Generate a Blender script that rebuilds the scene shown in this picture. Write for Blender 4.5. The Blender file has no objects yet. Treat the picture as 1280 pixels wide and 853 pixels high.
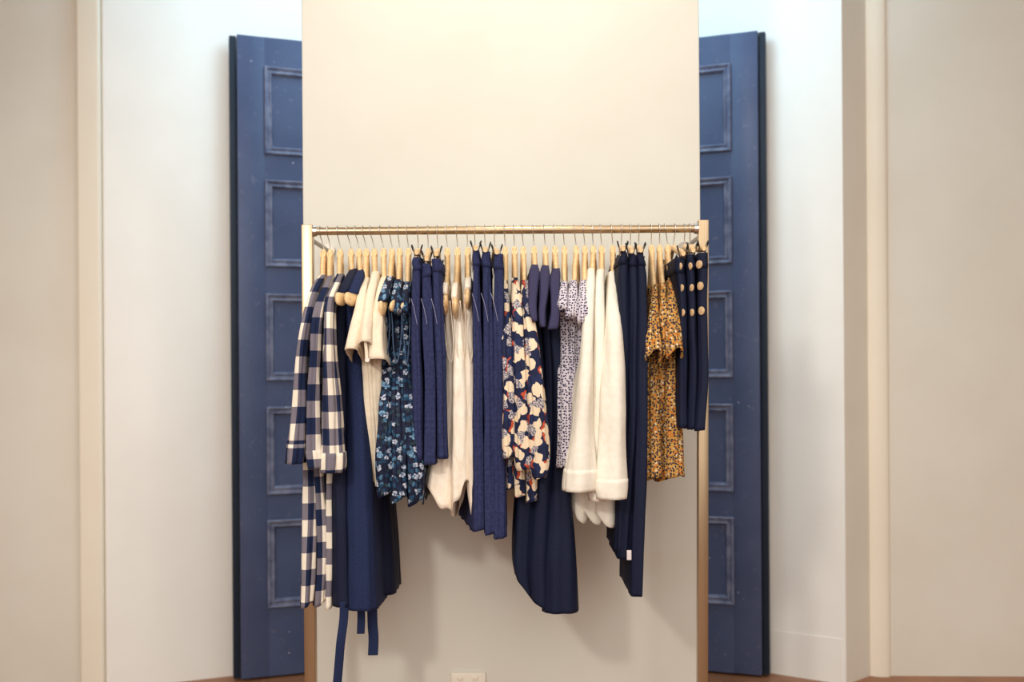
import bpy, bmesh, math, random
from mathutils import Vector, noise, Matrix
PI = math.pi
sc = bpy.context.scene
COL = sc.collection

# ------------------------------------------------------------------ camera
FPX, ROLL, V0, CH = 1230.0, 0.007, 41.5, 1.32
def at(px, py, Y):
    du, dv = px-640, py-426.5
    u = du + dv*ROLL; v = -du*ROLL + dv
    return Vector((u*Y/FPX, Y, CH-(v-V0)*Y/FPX))
cam_d = bpy.data.cameras.new('camera'); cam = bpy.data.objects.new('camera', cam_d); COL.objects.link(cam)
cam_d.sensor_width = 36; cam_d.lens = FPX/1280*36
cam_d.shift_y = V0/1280
cam.matrix_world = Matrix.Translation((0, 0, CH)) @ Matrix.Rotation(PI/2, 4, 'X') @ Matrix.Rotation(-ROLL, 4, 'Z')
cam_d.clip_start = .05
cam_d.dof.use_dof = True; cam_d.dof.focus_distance = 2.85; cam_d.dof.aperture_fstop = 1.8
sc.camera = cam

# ------------------------------------------------------------------ materials
def srgb(r, g, b):
    f = lambda c: (c/255/12.92) if c/255 <= .04045 else ((c/255+.055)/1.055)**2.4
    return (f(r), f(g), f(b), 1)
def new_mat(name, rgb, rough=.8, metal=0, spec=.3, sheen=0):
    m = bpy.data.materials.new(name); m.use_nodes = True
    b = m.node_tree.nodes['Principled BSDF']
    b.inputs['Base Color'].default_value = srgb(*rgb)
    b.inputs['Roughness'].default_value = rough; b.inputs['Metallic'].default_value = metal
    b.inputs['Specular IOR Level'].default_value = spec
    if sheen:
        b.inputs['Sheen Weight'].default_value = sheen; b.inputs['Sheen Roughness'].default_value = .4
    return m, m.node_tree, b
class NT:
    def __init__(s, t): s.t = t
    def n(s, typ, **k):
        x = s.t.nodes.new(typ)
        for a, v in k.items():
            if a.startswith('i_'):
                key = a[2:].replace('_', ' ')
                x.inputs[int(key) if key.isdigit() else key].default_value = v
            else: setattr(x, a, v)
        return x
    def l(s, a, b): s.t.links.new(a, b)
    def math(s, op, a, b=None):
        x = s.t.nodes.new('ShaderNodeMath'); x.operation = op
        for i, v in enumerate((a, b)):
            if v is None: continue
            if hasattr(v, 'is_output'): s.l(v, x.inputs[i])
            else: x.inputs[i].default_value = v
        return x.outputs[0]
    def mix(s, f, a, b):
        x = s.t.nodes.new('ShaderNodeMix'); x.data_type = 'RGBA'
        for i, v in ((0, f), (6, a), (7, b)):
            if hasattr(v, 'is_output'): s.l(v, x.inputs[i])
            else: x.inputs[i].default_value = v
        return x.outputs[2]
    def ramp(s, f, stops, const=False):
        x = s.t.nodes.new('ShaderNodeValToRGB'); s.l(f, x.inputs[0])
        r = x.color_ramp; r.interpolation = 'CONSTANT' if const else 'LINEAR'
        while len(r.elements) < len(stops): r.elements.new(.5)
        for e, (p, c) in zip(r.elements, stops): e.position = p; e.color = c
        return x.outputs[0]
def weave(nt, b, strength=.15, scale=900, crease=.0):
    tc = nt.n('ShaderNodeUVMap'); 
    nz = nt.n('ShaderNodeTexNoise', i_Scale=scale, i_Detail=2.0); nt.l(tc.outputs[0], nz.inputs['Vector'])
    bp = nt.n('ShaderNodeBump', i_Strength=strength, i_Distance=.0006); nt.l(nz.outputs[0], bp.inputs['Height'])
    if crease:
        n2 = nt.n('ShaderNodeTexNoise', i_Scale=32, i_Detail=3.0, i_Distortion=.8)
        mp = nt.n('ShaderNodeMapping'); mp.inputs['Scale'].default_value = (1.3, .45, 1)
        nt.l(tc.outputs[0], mp.inputs[0]); nt.l(mp.outputs[0], n2.inputs['Vector'])
        b2 = nt.n('ShaderNodeBump', i_Strength=crease, i_Distance=.008); nt.l(n2.outputs[0], b2.inputs['Height'])
        nt.l(bp.outputs[0], b2.inputs['Normal']); bp = b2
    nt.l(bp.outputs[0], b.inputs['Normal'])
    return tc.outputs[0]
def cloth(name, rgb, rgb2=None, rough=.85, crease=.35, sheen=.0, spec=.2, var=60):
    m, t, b = new_mat(name, rgb, rough, 0, spec, sheen); nt = NT(t)
    uv = weave(nt, b, .2, 900, crease)
    nz = nt.n('ShaderNodeTexNoise', i_Scale=float(var), i_Detail=4.0); nt.l(uv, nz.inputs['Vector'])
    c2 = rgb2 or tuple(max(0, c*.86) for c in rgb)
    nt.l(nt.ramp(nz.outputs[0], [(.35, srgb(*rgb)), (.65, srgb(*c2))]), b.inputs['Base Color'])
    return m
def sep(nt, uv):
    s = nt.n('ShaderNodeSeparateXYZ'); nt.l(uv, s.inputs[0]); return s.outputs[0], s.outputs[1]

M = {}
M['navy'] = cloth('navy_linen', (64, 61, 92), (55, 53, 82), var=300)
M['trouser'] = cloth('indigo_linen', (50, 56, 94), (38, 44, 78), var=110, crease=.5)
M['dress'] = cloth('dark_navy_cotton', (38, 49, 84), (30, 40, 72), var=200)
M['navycrepe'] = cloth('dark_navy_crepe', (24, 31, 56), (18, 24, 46), var=200, crease=.15, rough=.7)
M['cream'] = cloth('cream_cotton', (240, 226, 202), (232, 216, 192))
M['white'] = cloth('off_white_linen', (241, 235, 222), (235, 228, 213), crease=.25)
M['satin'] = cloth('champagne_satin', (250, 238, 220), (244, 228, 206), rough=.36, crease=.6, spec=.5, var=25)
# check
m, t, b = new_mat('gingham_check', (200, 190, 180), .85, 0, .2); nt = NT(t); uv = weave(nt, b, .2, 900, .3)
u, v = sep(nt, uv)
su = nt.math('LESS_THAN', nt.math('MODULO', nt.math('ADD', u, 10.0), .072), .036)
sv = nt.math('LESS_THAN', nt.math('MODULO', nt.math('ADD', v, 10.0), .094), .047)
s = nt.math('MULTIPLY', nt.math('ADD', su, sv), .5)
nt.l(nt.ramp(s, [(0, srgb(236, 226, 208)), (.25, srgb(118, 112, 122)), (.75, srgb(24, 36, 66))], True), b.inputs['Base Color'])
M['plaid'] = m
def dist_uv(nt, uv, amt, scale):
    nz = nt.n('ShaderNodeTexNoise', i_Scale=scale, i_Detail=1.0); nt.l(uv, nz.inputs['Vector'])
    mul = nt.n('ShaderNodeVectorMath', operation='MULTIPLY_ADD'); nt.l(nz.outputs['Color'], mul.inputs[0])
    mul.inputs[1].default_value = (amt,)*3; nt.l(uv, mul.inputs[2]); return mul.outputs[0]
def vor(nt, uv, scale, feature='F1', rnd=1.0, sy=1.0):
    mp = nt.n('ShaderNodeMapping'); mp.inputs['Scale'].default_value = (1, sy, 1); nt.l(uv, mp.inputs[0])
    x = nt.n('ShaderNodeTexVoronoi', voronoi_dimensions='2D', feature=feature, i_Scale=float(scale), i_Randomness=rnd)
    nt.l(mp.outputs[0], x.inputs['Vector']); return x
def chan(nt, col, i=0):
    s = nt.n('ShaderNodeSeparateColor'); nt.l(col, s.inputs[0]); return s.outputs[i]
# blue floral
m, t, b = new_mat('blue_floral_print', (25, 40, 70), .7, 0, .3); nt = NT(t); uv = weave(nt, b, .2, 900, .5)
d = dist_uv(nt, uv, .012, 60)
v1 = vor(nt, d, 95); r1 = chan(nt, v1.outputs['Color'])
base = nt.ramp(r1, [(0, srgb(16, 24, 50)), (.42, srgb(26, 62, 92)), (.66, srgb(22, 34, 66)), (.8, srgb(70, 110, 140)), (.93, srgb(40, 60, 70))], True)
edge = nt.math('LESS_THAN', v1.outputs['Distance'], .56)
base = nt.mix(edge, srgb(15, 22, 46), base)
v2 = vor(nt, d, 40); r2 = chan(nt, v2.outputs['Color'], 1)
nz = nt.n('ShaderNodeTexNoise', i_Scale=170.0); nt.l(uv, nz.inputs['Vector'])
fl = nt.math('LESS_THAN', nt.math('ADD', v2.outputs['Distance'], nt.math('MULTIPLY', nz.outputs[0], .5)), .56)
fl = nt.math('MULTIPLY', fl, nt.math('GREATER_THAN', r2, .38))
petal = nt.mix(nt.ramp(nz.outputs[0], [(.42, (0, 0, 0, 1)), (.6, (1, 1, 1, 1))]), nt.ramp(r2, [(0, srgb(200, 204, 216)), (.75, srgb(120, 158, 186))], True), srgb(70, 96, 130))
nt.l(nt.mix(fl, base, petal), b.inputs['Base Color'])
M['floral'] = m
# abstract petal print
m, t, b = new_mat('abstract_petal_print', (230, 215, 190), .75, 0, .2); nt = NT(t); uv = weave(nt, b, .2, 900, .4)
d = dist_uv(nt, uv, .026, 42)
v1 = vor(nt, d, 38, sy=.8); r1 = chan(nt, v1.outputs['Color'])
n4 = nt.n('ShaderNodeTexNoise', i_Scale=260.0, i_Detail=3.0); nt.l(uv, n4.inputs['Vector'])
grey = nt.mix(nt.ramp(n4.outputs[0], [(.45, (0, 0, 0, 1)), (.55, (1, 1, 1, 1))]), srgb(72, 72, 100), srgb(206, 196, 190))
petal = nt.mix(nt.math('GREATER_THAN', r1, .60), srgb(232, 212, 182), grey)
petal = nt.mix(nt.math('GREATER_THAN', r1, .86), petal, srgb(34, 44, 80))
d2 = nt.n('ShaderNodeVectorMath', operation='ADD'); nt.l(d, d2.inputs[0]); d2.inputs[1].default_value = (.006, -.005, 0)
v3 = vor(nt, d2.outputs[0], 38, sy=.8)
red = nt.math('MULTIPLY', nt.math('LESS_THAN', v3.outputs['Distance'], .47), nt.math('GREATER_THAN', chan(nt, v3.outputs['Color'], 1), .5))
ground = nt.mix(red, srgb(30, 36, 66), srgb(190, 78, 50))
c = nt.mix(nt.math('LESS_THAN', v1.outputs['Distance'], .51), ground, petal)
nt.l(c, b.inputs['Base Color']); M['print'] = m
# ditsy ochre
m, t, b = new_mat('ochre_ditsy_print', (205, 160, 70), .75, 0, .2); nt = NT(t); uv = weave(nt, b, .2, 900, .5)
v1 = vor(nt, dist_uv(nt, uv, .004, 120), 150); r1 = chan(nt, v1.outputs['Color'])
blob = nt.ramp(r1, [(0, srgb(48, 38, 56)), (.45, srgb(200, 110, 40)), (.66, srgb(222, 206, 176)), (.76, srgb(92, 72, 70))], True)
f = nt.math('LESS_THAN', v1.outputs['Distance'], .42)
nt.l(nt.mix(f, srgb(196, 150, 78), blob), b.inputs['Base Color']); M['ochre'] = m
# dotted
m, t, b = new_mat('spotted_lilac_print', (200, 192, 200), .8, 0, .2); nt = NT(t); uv = weave(nt, b, .2, 900, .4)
v1 = vor(nt, uv, 125, rnd=.65)
f = nt.math('LESS_THAN', v1.outputs['Distance'], .31)
nt.l(nt.mix(f, srgb(212, 204, 212), srgb(46, 42, 78)), b.inputs['Base Color']); M['dot'] = m
# wood
def wood(name, a, c, rough=.4, sc_=(6, 6, 60)):
    m, t, b = new_mat(name, a, rough, 0, .4); nt = NT(t)
    tc = nt.n('ShaderNodeTexCoord'); mp = nt.n('ShaderNodeMapping'); mp.inputs['Scale'].default_value = sc_
    nt.l(tc.outputs['Object'], mp.inputs[0]); nz = nt.n('ShaderNodeTexNoise', i_Scale=3.0, i_Detail=5.0); nt.l(mp.outputs[0], nz.inputs['Vector'])
    nt.l(nt.ramp(nz.outputs[0], [(.3, srgb(*a)), (.7, srgb(*c))]), b.inputs['Base Color']); return m
M['wood'] = wood('pale_beech', (242, 212, 164), (230, 192, 138), .38, (20, 4, 60))
M['chrome'] = new_mat('chrome_wire', (215, 212, 205), .22, 1)[0]
M['clipmetal'] = new_mat('clip_steel', (190, 185, 180), .3, 1)[0]
M['black'] = new_mat('black_plastic', (28, 26, 28), .5)[0]
def brass(name, a, c):
    m, t, b = new_mat(name, a, .30, .9, .5); nt = NT(t)
    tc = nt.n('ShaderNodeTexCoord'); mp = nt.n('ShaderNodeMapping'); mp.inputs['Scale'].default_value = (400, 400, 3)
    nt.l(tc.outputs['Object'], mp.inputs[0]); nz = nt.n('ShaderNodeTexNoise', i_Scale=1.0, i_Detail=2.0); nt.l(mp.outputs[0], nz.inputs['Vector'])
    nt.l(nt.ramp(nz.outputs[0], [(.3, srgb(*a)), (.7, srgb(*c))]), b.inputs['Base Color'])
    return m
M['brass'] = brass('champagne_metal', (186, 164, 134), (174, 150, 120))
def paint(name, a, c, scale=3, rough=.6, bump=.04, specks=False):
    m, t, b = new_mat(name, a, rough, 0, .25); nt = NT(t)
    tc = nt.n('ShaderNodeTexCoord'); nz = nt.n('ShaderNodeTexNoise', i_Scale=float(scale), i_Detail=3.0); nt.l(tc.outputs['Object'], nz.inputs['Vector'])
    c0 = nt.ramp(nz.outputs[0], [(.35, srgb(*a)), (.65, srgb(*c))])
    if specks:
        vv = nt.n('ShaderNodeTexVoronoi', i_Scale=9.0); nt.l(tc.outputs['Object'], vv.inputs['Vector'])
        c0 = nt.mix(nt.math('LESS_THAN', vv.outputs['Distance'], .028), c0, srgb(205, 200, 205))
        n3 = nt.n('ShaderNodeTexNoise', i_Scale=40.0, i_Detail=6.0); nt.l(tc.outputs['Object'], n3.inputs['Vector'])
        c0 = nt.mix(nt.ramp(n3.outputs[0], [(.62, (0, 0, 0, 1)), (.74, (.25, .25, .25, 1))]), c0, srgb(150, 145, 160))
    nt.l(c0, b.inputs['Base Color'])
    n2 = nt.n('ShaderNodeTexNoise', i_Scale=120.0); nt.l(tc.outputs['Object'], n2.inputs['Vector'])
    bp = nt.n('ShaderNodeBump', i_Strength=bump, i_Distance=.002); nt.l(n2.outputs[0], bp.inputs['Height']); nt.l(bp.outputs[0], b.inputs['Normal'])
    return m
M['wall'] = paint('warm_cream_wall_paint', (227, 222, 210), (223, 217, 204))
M['niche'] = paint('white_niche_plaster', (243, 240, 233), (240, 236, 229))
M['ceil'] = paint('ceiling_paint', (236, 232, 224), (234, 230, 222))
M['panel'] = paint('cream_paint', (222, 221, 211), (219, 217, 206))
M['trimp'] = paint('trim_paint', (240, 231, 214), (238, 228, 210))
M['door'] = paint('blue_door_paint', (80, 90, 120), (73, 83, 113), 5, .32, .12, True)
M['moulding'] = paint('worn_highlit_moulding_paint', (132, 136, 158), (92, 98, 124), 22, .35, .12, True)  # worn paint, lightened further to put the moulding highlights into the colour
M['edge'] = paint('shaded_edge_paint', (34, 44, 58), (30, 40, 54), 5, .5, .1)  # door blue darkened to paint in the shade of the unlit outer edge
M['floor'] = wood('floor_boards', (164, 112, 80), (146, 98, 68), .45, (2, .4, 2))
M['plastic'] = new_mat('white_plastic', (235, 225, 210), .4, 0, .4)[0]
M['slot'] = new_mat('dark_slot', (50, 45, 42), .6)[0]
M['button'] = wood('horn_button', (226, 196, 156), (196, 160, 118), .35, (80, 80, 80))
M['edging'] = new_mat('slate_blue_binding', (70, 92, 122), .8)[0]
M['bracket'] = new_mat('brushed_steel', (168, 160, 150), .45, 1)[0]
M['cord'] = new_mat('grey_blue_cord', (150, 148, 178), .8)[0]
M['tag'] = new_mat('care_tag_white', (225, 215, 215), .7)[0]

# ------------------------------------------------------------------ object helpers
def obj(name, verts, faces, mat, parent=None, smooth=True, uvs=None, solid=0, sub=0):
    me = bpy.data.meshes.new(name); me.from_pydata([tuple(v) for v in verts], [], faces)
    if uvs:
        lay = me.uv_layers.new(name='UVMap')
        for p in me.polygons:
            for k, li in enumerate(p.loop_indices): lay.data[li].uv = uvs[p.index][k]
    bm = bmesh.new(); bm.from_mesh(me); bmesh.ops.recalc_face_normals(bm, faces=bm.faces); bm.to_mesh(me); bm.free()
    for p in me.polygons: p.use_smooth = smooth
    me.materials.append(mat)
    o = bpy.data.objects.new(name, me); COL.objects.link(o)
    if parent is not None:
        o.parent = parent; o.matrix_parent_inverse = Matrix.Identity(4)
        w = parent_world(parent); o.location = -w
    if solid:
        md = o.modifiers.new('thickness', 'SOLIDIFY'); md.thickness = solid; md.offset = -1
    if sub:
        md = o.modifiers.new('smooth', 'SUBSURF'); md.levels = sub; md.render_levels = sub
    return o
def parent_world(p):
    w = Vector((0, 0, 0))
    while p is not None: w += p.location; p = p.parent
    return w
def empty(name, loc):
    o = bpy.data.objects.new(name, None); COL.objects.link(o); o.location = loc; o.empty_display_size = .05; return o
def tag(o, label=None, cat=None, group=None, kind=None):
    for k, v in (('label', label), ('category', cat), ('group', group), ('kind', kind)):
        if v: o[k] = v
    return o
class MB:
    def __init__(s): s.v = []; s.f = []
    def add(s, vs, fs):
        n = len(s.v); s.v += [Vector(q) for q in vs]; s.f += [tuple(i+n for i in q) for q in fs]; return s
    def box(s, lo, hi, bev=0):
        x0, y0, z0 = lo; x1, y1, z1 = hi
        bm = bmesh.new(); bmesh.ops.create_cube(bm, size=1)
        for q in bm.verts: q.co = Vector((x0+(q.co.x+.5)*(x1-x0), y0+(q.co.y+.5)*(y1-y0), z0+(q.co.z+.5)*(z1-z0)))
        if bev: bmesh.ops.bevel(bm, geom=bm.edges[:], offset=bev, segments=3, affect='EDGES', profile=.5)
        bm.verts.index_update()
        s.add([q.co.copy() for q in bm.verts], [[q.index for q in f.verts] for f in bm.faces]); bm.free(); return s
    def tube(s, pts, r, n=10, sq=(1, 1), up=Vector((1, 0, 0)), cap=True):
        """sweep an ellipse; r = radius or list; sq scales along up / other axis"""
        pts = [Vector(p) for p in pts]; vs = []; fs = []
        for i, p in enumerate(pts):
            t = (pts[min(i+1, len(pts)-1)]-pts[max(i-1, 0)]).normalized()
            a = up - t*up.dot(t)
            if a.length < 1e-4: a = Vector((0, 0, 1)) - t*t.z
            if a.length < 1e-4: a = Vector((0, 1, 0))
            a.normalize(); b_ = t.cross(a)
            q = r[i] if isinstance(r, (list, tuple)) else r
            ra, rb = (q if isinstance(q, (list, tuple)) else (q*sq[0], q*sq[1]))
            for k in range(n):
                th = 2*PI*k/n; vs.append(p + a*ra*math.cos(th) + b_*rb*math.sin(th))
        for i in range(len(pts)-1):
            for k in range(n):
                fs.append((i*n+k, i*n+(k+1) % n, (i+1)*n+(k+1) % n, (i+1)*n+k))
        if cap: fs.append(tuple(range(n))); fs.append(tuple((len(pts)-1)*n+k for k in range(n)))
        return s.add(vs, fs)
    def build(s, name, mat, parent=None, smooth=True, sub=0):
        return obj(name, s.v, s.f, mat, parent, smooth, sub=sub)
def catmull(pts, n):
    out = []; P = [Vector(p) for p in pts]
    for i in range(len(P)-1):
        p0 = P[max(i-1, 0)]; p1 = P[i]; p2 = P[i+1]; p3 = P[min(i+2, len(P)-1)]
        for k in range(n):
            t = k/n
            out.append(.5*((2*p1)+(p2-p0)*t+(2*p0-5*p1+4*p2-p3)*t*t+(3*p1-p0-3*p2+p3)*t**3))
    out.append(P[-1]); return out
def autosmooth(o, ang=35):
    me = o.data
    bm = bmesh.new(); bm.from_mesh(me)
    for e in bm.edges:
        if len(e.link_faces) == 2 and e.calc_face_angle(0) > math.radians(ang): e.smooth = False
    bm.to_mesh(me); bm.free()
def tidy(o, ang=35): autosmooth(o, ang); return o

# ------------------------------------------------------------------ the setting
HC = 3.7
def prism(name, plan, z0, z1, mat):
    n = len(plan); vs = [(x, y, z0) for x, y in plan]+[(x, y, z1) for x, y in plan]
    fs = [(i, (i+1) % n, (i+1) % n+n, i+n) for i in range(n)]+[tuple(range(n)), tuple(range(n, 2*n))]
    return tidy(obj(name, vs, fs, mat), 28)
def arc_round(plan, idx, r, n=8):
    out = []
    for i, p in enumerate(plan):
        if i not in idx: out.append(p); continue
        a = Vector(plan[i-1]); q = Vector(p); c = Vector(plan[(i+1) % len(plan)])
        rr = idx[i]; d1 = (a-q).normalized(); d2 = (c-q).normalized()
        for k in range(n+1):
            t = k/n; out.append(tuple((q+d1*rr)*(1-t)**2 + q*2*t*(1-t) + (q+d2*rr)*t*t))
    return out
fl = MB().box((-4.2, -5, -.1), (4.2, 5.2, 0)).build('floor', M['floor'], smooth=False); tag(fl, kind='structure')
ce = MB().box((-4.2, -1.6, HC), (4.2, 5.2, HC+.1)).build('ceiling', M['ceil'], smooth=False); tag(ce, kind='structure')
niche = arc_round([(-1.725, 5.2), (-1.725, 4.145), (-1.20, 4.345), (-.80, 4.52), (-.35, 4.72), (.35, 4.72), (.80, 4.50), (1.10, 4.335), (1.40, 4.15), (1.41, 4.158), (1.41, 5.2)],
                  {1: .02, 4: .2, 5: .2}, 0)
tr3 = prism('trim_3', arc_round([(1.4001, 5.2), (1.4001, 4.1495), (1.545, 4.27), (1.545, 5.2)], {1: .006}, 0), 0, HC, M['wall']); tag(tr3, kind='structure')
wn = prism('wall_back', niche, 0, HC, M['niche']); tag(wn, kind='structure')
tr1 = prism('trim_1', arc_round([(-1.726, 4.137), (-1.726, 5.2), (-1.828, 5.2), (-1.828, 4.140)], {0: .015, 3: .015}, 0), 0, HC, M['trimp']); tag(tr1, kind='structure')
wl = prism('wall_left', [(-1.828, 5.2), (-1.828, 4.19), (-4.2, 4.10), (-4.2, 5.2)], 0, HC, M['wall']); tag(wl, kind='structure')
tr2 = prism('trim_2', arc_round([(1.545, 5.2), (1.545, 4.267), (1.57, 4.25), (1.61, 4.247), (1.632, 4.255), (1.632, 5.2)], {2: .02, 4: .015}, 0), 0, HC, M['trimp']); tag(tr2, kind='structure')
wr = prism('wall_right', [(1.632, 5.2), (1.632, 4.266), (4.2, 4.16), (4.2, 5.2)], 0, HC, M['wall']); tag(wr, kind='structure')
nm = 'baseboard_right'
(x0, y0), (x1, y1) = (1.10, 4.335), (1.385, 4.159); d = (Vector((x1-x0, y1-y0))).normalized(); nrm = Vector((-abs(d.y), -abs(d.x)))
tag(prism(nm, [(x0, y0), (x1, y1), (x1+nrm.x*.003, y1+nrm.y*.003), (x0+nrm.x*.003, y0+nrm.y*.003)], 0, .19, M['niche']), kind='structure')
pl_, pr_ = at(381, 278, 3.315).x, at(878.5, 200, 3.315).x
cw = MB().box((pl_, 3.315, 0), (pr_, 3.45, HC), .004).build('wall_center', M['panel']); tidy(cw); tag(cw, kind='structure')

# doors -----------------------------------------------------------------
def door(name, sgn, x0, y0, x1, y1, W):
    """leaf from (x0,y0) outer edge towards (x1,y1); local x along the leaf, y = thickness away from the camera"""
    o = empty(name, (x0, y0, 0)); tag(o, kind='structure')
    d = Vector((x1-x0, y1-y0, 0)).normalized(); back = Vector((-d.y, d.x, 0)); back = back if back.y > 0 else -back
    T = .045; H0, H1 = .012, 2.795
    org = Vector((x0, y0, 0))
    def tr(mb):
        mb.v = [org + d*q.x + back*q.y + Vector((0, 0, q.z)) for q in mb.v]; return mb
    # panel openings, top to bottom
    zs = []
    for yt, yb in ((81, 189), (223, 330), (366, 473), (508, 616), (650, 758)):
        f = 4.27/FPX; zs.append((CH-(yb-468)*f, CH-(yt-468)*f))
    st = .118
    fr = MB(); fr.box((0, 0, H0), (st, T, H1), .003); fr.box((W-st, 0, H0), (W, T, H1), .003)
    prev = H1
    for z0, z1 in zs:
        fr.box((st-.001, .0005, z1), (W-st+.001, T-.0005, prev)); prev = z0
    fr.box((st-.001, .0005, H0), (W-st+.001, T-.0005, prev))
    tidy(tr(fr).build('door_frame', M['door'], o))
    ed = MB(); ed.box((-.030, .018, H0), (-.002, T+.02, H1-.002), .003)      # rebated meeting stile on the outer edge, shade put into its dark colour
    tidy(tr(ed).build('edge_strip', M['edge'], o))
    for z0, z1 in zs:
        p = MB(); a0, a1 = st, W-st
        p.box((a0, .012, z0), (a1, .03, z1))
        q = tidy(tr(p).build('door_panel', M['door'], o), 20)
        # bolection moulding
        prof = [(-.003, 0.001), (-.003, -.010), (.001, -.013), (.006, -.011), (.010, -.003), (.016, -.001), (.019, -.006), (.024, -.008), (.027, -.004), (.030, .004), (.034, .0125)]
        mo = MB(); vs = []; fs = []
        for off, dy in prof:
            for cx, cz in ((a0+off, z0+off), (a1-off, z0+off), (a1-off, z1-off), (a0+off, z1-off)): vs.append((cx, dy, cz))
        for i in range(len(prof)-1):
            for k in range(4): fs.append((i*4+k, i*4+(k+1) % 4, (i+1)*4+(k+1) % 4, (i+1)*4+k))
        mo.add(vs, fs); mo = tr(mo).build('moulding', M['moulding'], q); tidy(mo, 20)
    return o
door('door_1', -1, at(299, 400, 4.24).x, 4.24, at(299, 400, 4.24).x+.30, 4.347, .95)
door('door_2', 1, at(950, 400, 4.24).x, 4.24, at(950, 400, 4.24).x-.30, 4.347, .95)

# outlet ----------------------------------------------------------------
oc = at(580, 853, 3.315); outl = empty('power_outlet', (oc.x, 3.315, oc.z)); tag(outl, 'white double wall socket with two rocker switches low on the cream wall', 'power outlet')
X0, Z0 = oc.x, oc.z
tidy(MB().box((X0-.058, 3.303, Z0-.036), (X0+.058, 3.3149, Z0+.036), .003).build('plate', M['plastic'], outl))
for dx in (-.028, .022):
    s_ = tidy(MB().box((X0+dx-.009, 3.298, Z0+.013), (X0+dx+.009, 3.304, Z0+.025), .002).build('switch', M['plastic'], outl))
for dx in (-.028, .028):
    mb = MB()
    for ax, az, ro in ((-.006, -.006, .5), (.006, -.006, -.5), (0, -.018, 0)):
        c0 = Vector((X0+dx+ax, 3.3015, Z0+az)); c, s = math.cos(ro), math.sin(ro)
        vs = []
        for yy in (0, .002):
            for q, w in ((-.0012, -.004), (.0012, -.004), (.0012, .004), (-.0012, .004)):
                vs.append(c0+Vector((q*c-w*s, yy, q*s+w*c)))
        mb.add(vs, [(0, 1, 2, 3), (4, 5, 6, 7), (0, 1, 5, 4), (1, 2, 6, 5), (2, 3, 7, 6), (3, 0, 4, 7)])
    mb.build('socket_slots', M['slot'], outl, smooth=False)

# clothes rack ------------------------------------------------------------
RY = 3.0
rl = at(387, 278, RY); rr_ = at(881, 279, RY)
rack = empty('clothes_rack', (0, RY, 0)); tag(rack, 'champagne metal garment rail with two square posts fixed to the cream wall', 'clothes rack')
RZ = at(640, 287.6, RY).z
LT, RT = rl.z, rr_.z
LX, RX = rl.x, rr_.x
tidy(MB().box((LX-.017, RY-.015, 0), (LX+.017, RY+.015, LT), .002).build('post', M['brass'], rack))
pm = MB().box((RX-.0155, RY-.015, 0), (RX+.0155, RY+.015, RT), .002)
for q in pm.v: q.x -= (RT-q.z)*.0085
tidy(pm.build('post', M['brass'], rack))
rail = MB().tube([(LX+.017, RY, RZ), (RX-.0155, RY, RZ)], .0122, 24, up=Vector((0, 0, 1))).build('hanging_rail', M['brass'], rack); tidy(rail)
for x in (LX+.017, RX-.0155):
    s = 1 if x < 0 else -1
    br = MB().tube([(x, RY, RZ), (x+s*.012, RY, RZ)], .0165, 20, up=Vector((0, 0, 1))).build('rail_collar', M['chrome'], rack); tidy(br)
for x in (LX+.006, RX-.006):
    z = RZ-.022
    s = 1 if x < 0 else -1
    b_ = MB().tube([(x, RY+.015, z), (x, 3.303, z)], .007, 14, up=Vector((0, 0, 1))); br = tidy(b_.build('wall_bracket', M['bracket'], rack))
    tidy(MB().tube([(x, 3.300, z), (x, 3.3149, z)], .022, 24, up=Vector((0, 0, 1))).build('flange', M['bracket'], br))

# ------------------------------------------------------------------ cloth loft
def lerp_rows(rows, step=5.0):
    """smooth monotone-ish interpolation of rows in py"""
    out = []; n = len(rows)
    for i in range(n-1):
        a, b = rows[i], rows[i+1]; k = max(1, int(math.ceil(abs(b[0]-a[0])/step)))
        p0 = rows[max(i-1, 0)]; p3 = rows[min(i+2, n-1)]
        for j in range(k):
            t = j/k; row = []
            for c in range(len(a)):
                h = b[0]-a[0]
                m1 = (b[c]-p0[c])/max(b[0]-p0[0], 1)*h; m2 = (p3[c]-a[c])/max(p3[0]-a[0], 1)*h
                v = (2*t**3-3*t*t+1)*a[c]+(t**3-2*t*t+t)*m1+(-2*t**3+3*t*t)*b[c]+(t**3-t*t)*m2
                lo, hi = min(a[c], b[c]), max(a[c], b[c]); e = (hi-lo)*.15
                row.append(min(max(v, lo-e), hi+e))
            out.append(row)
    out.append(list(rows[-1])); return out
F, B = 2.80, 3.19
LAT = [0]
def fill(rows, yf=F, yb=B):
    """complete short rows: (py,xl,xr[,yf[,yb[,bl,br]]]); yf/yb carry on from the previous row"""
    out = []; 
    for r in rows:
        r = list(r)
        if len(r) < 4: r.append(yf)
        if len(r) < 5: r.append(yb)
        yf, yb = r[3], r[4]
        if len(r) < 7:
            k = yf/yb
            a = 640+(r[1]-640)*k; b = 640+(r[2]-640)*k
            r += [a, b]
        out.append(r)
    return out
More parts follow.
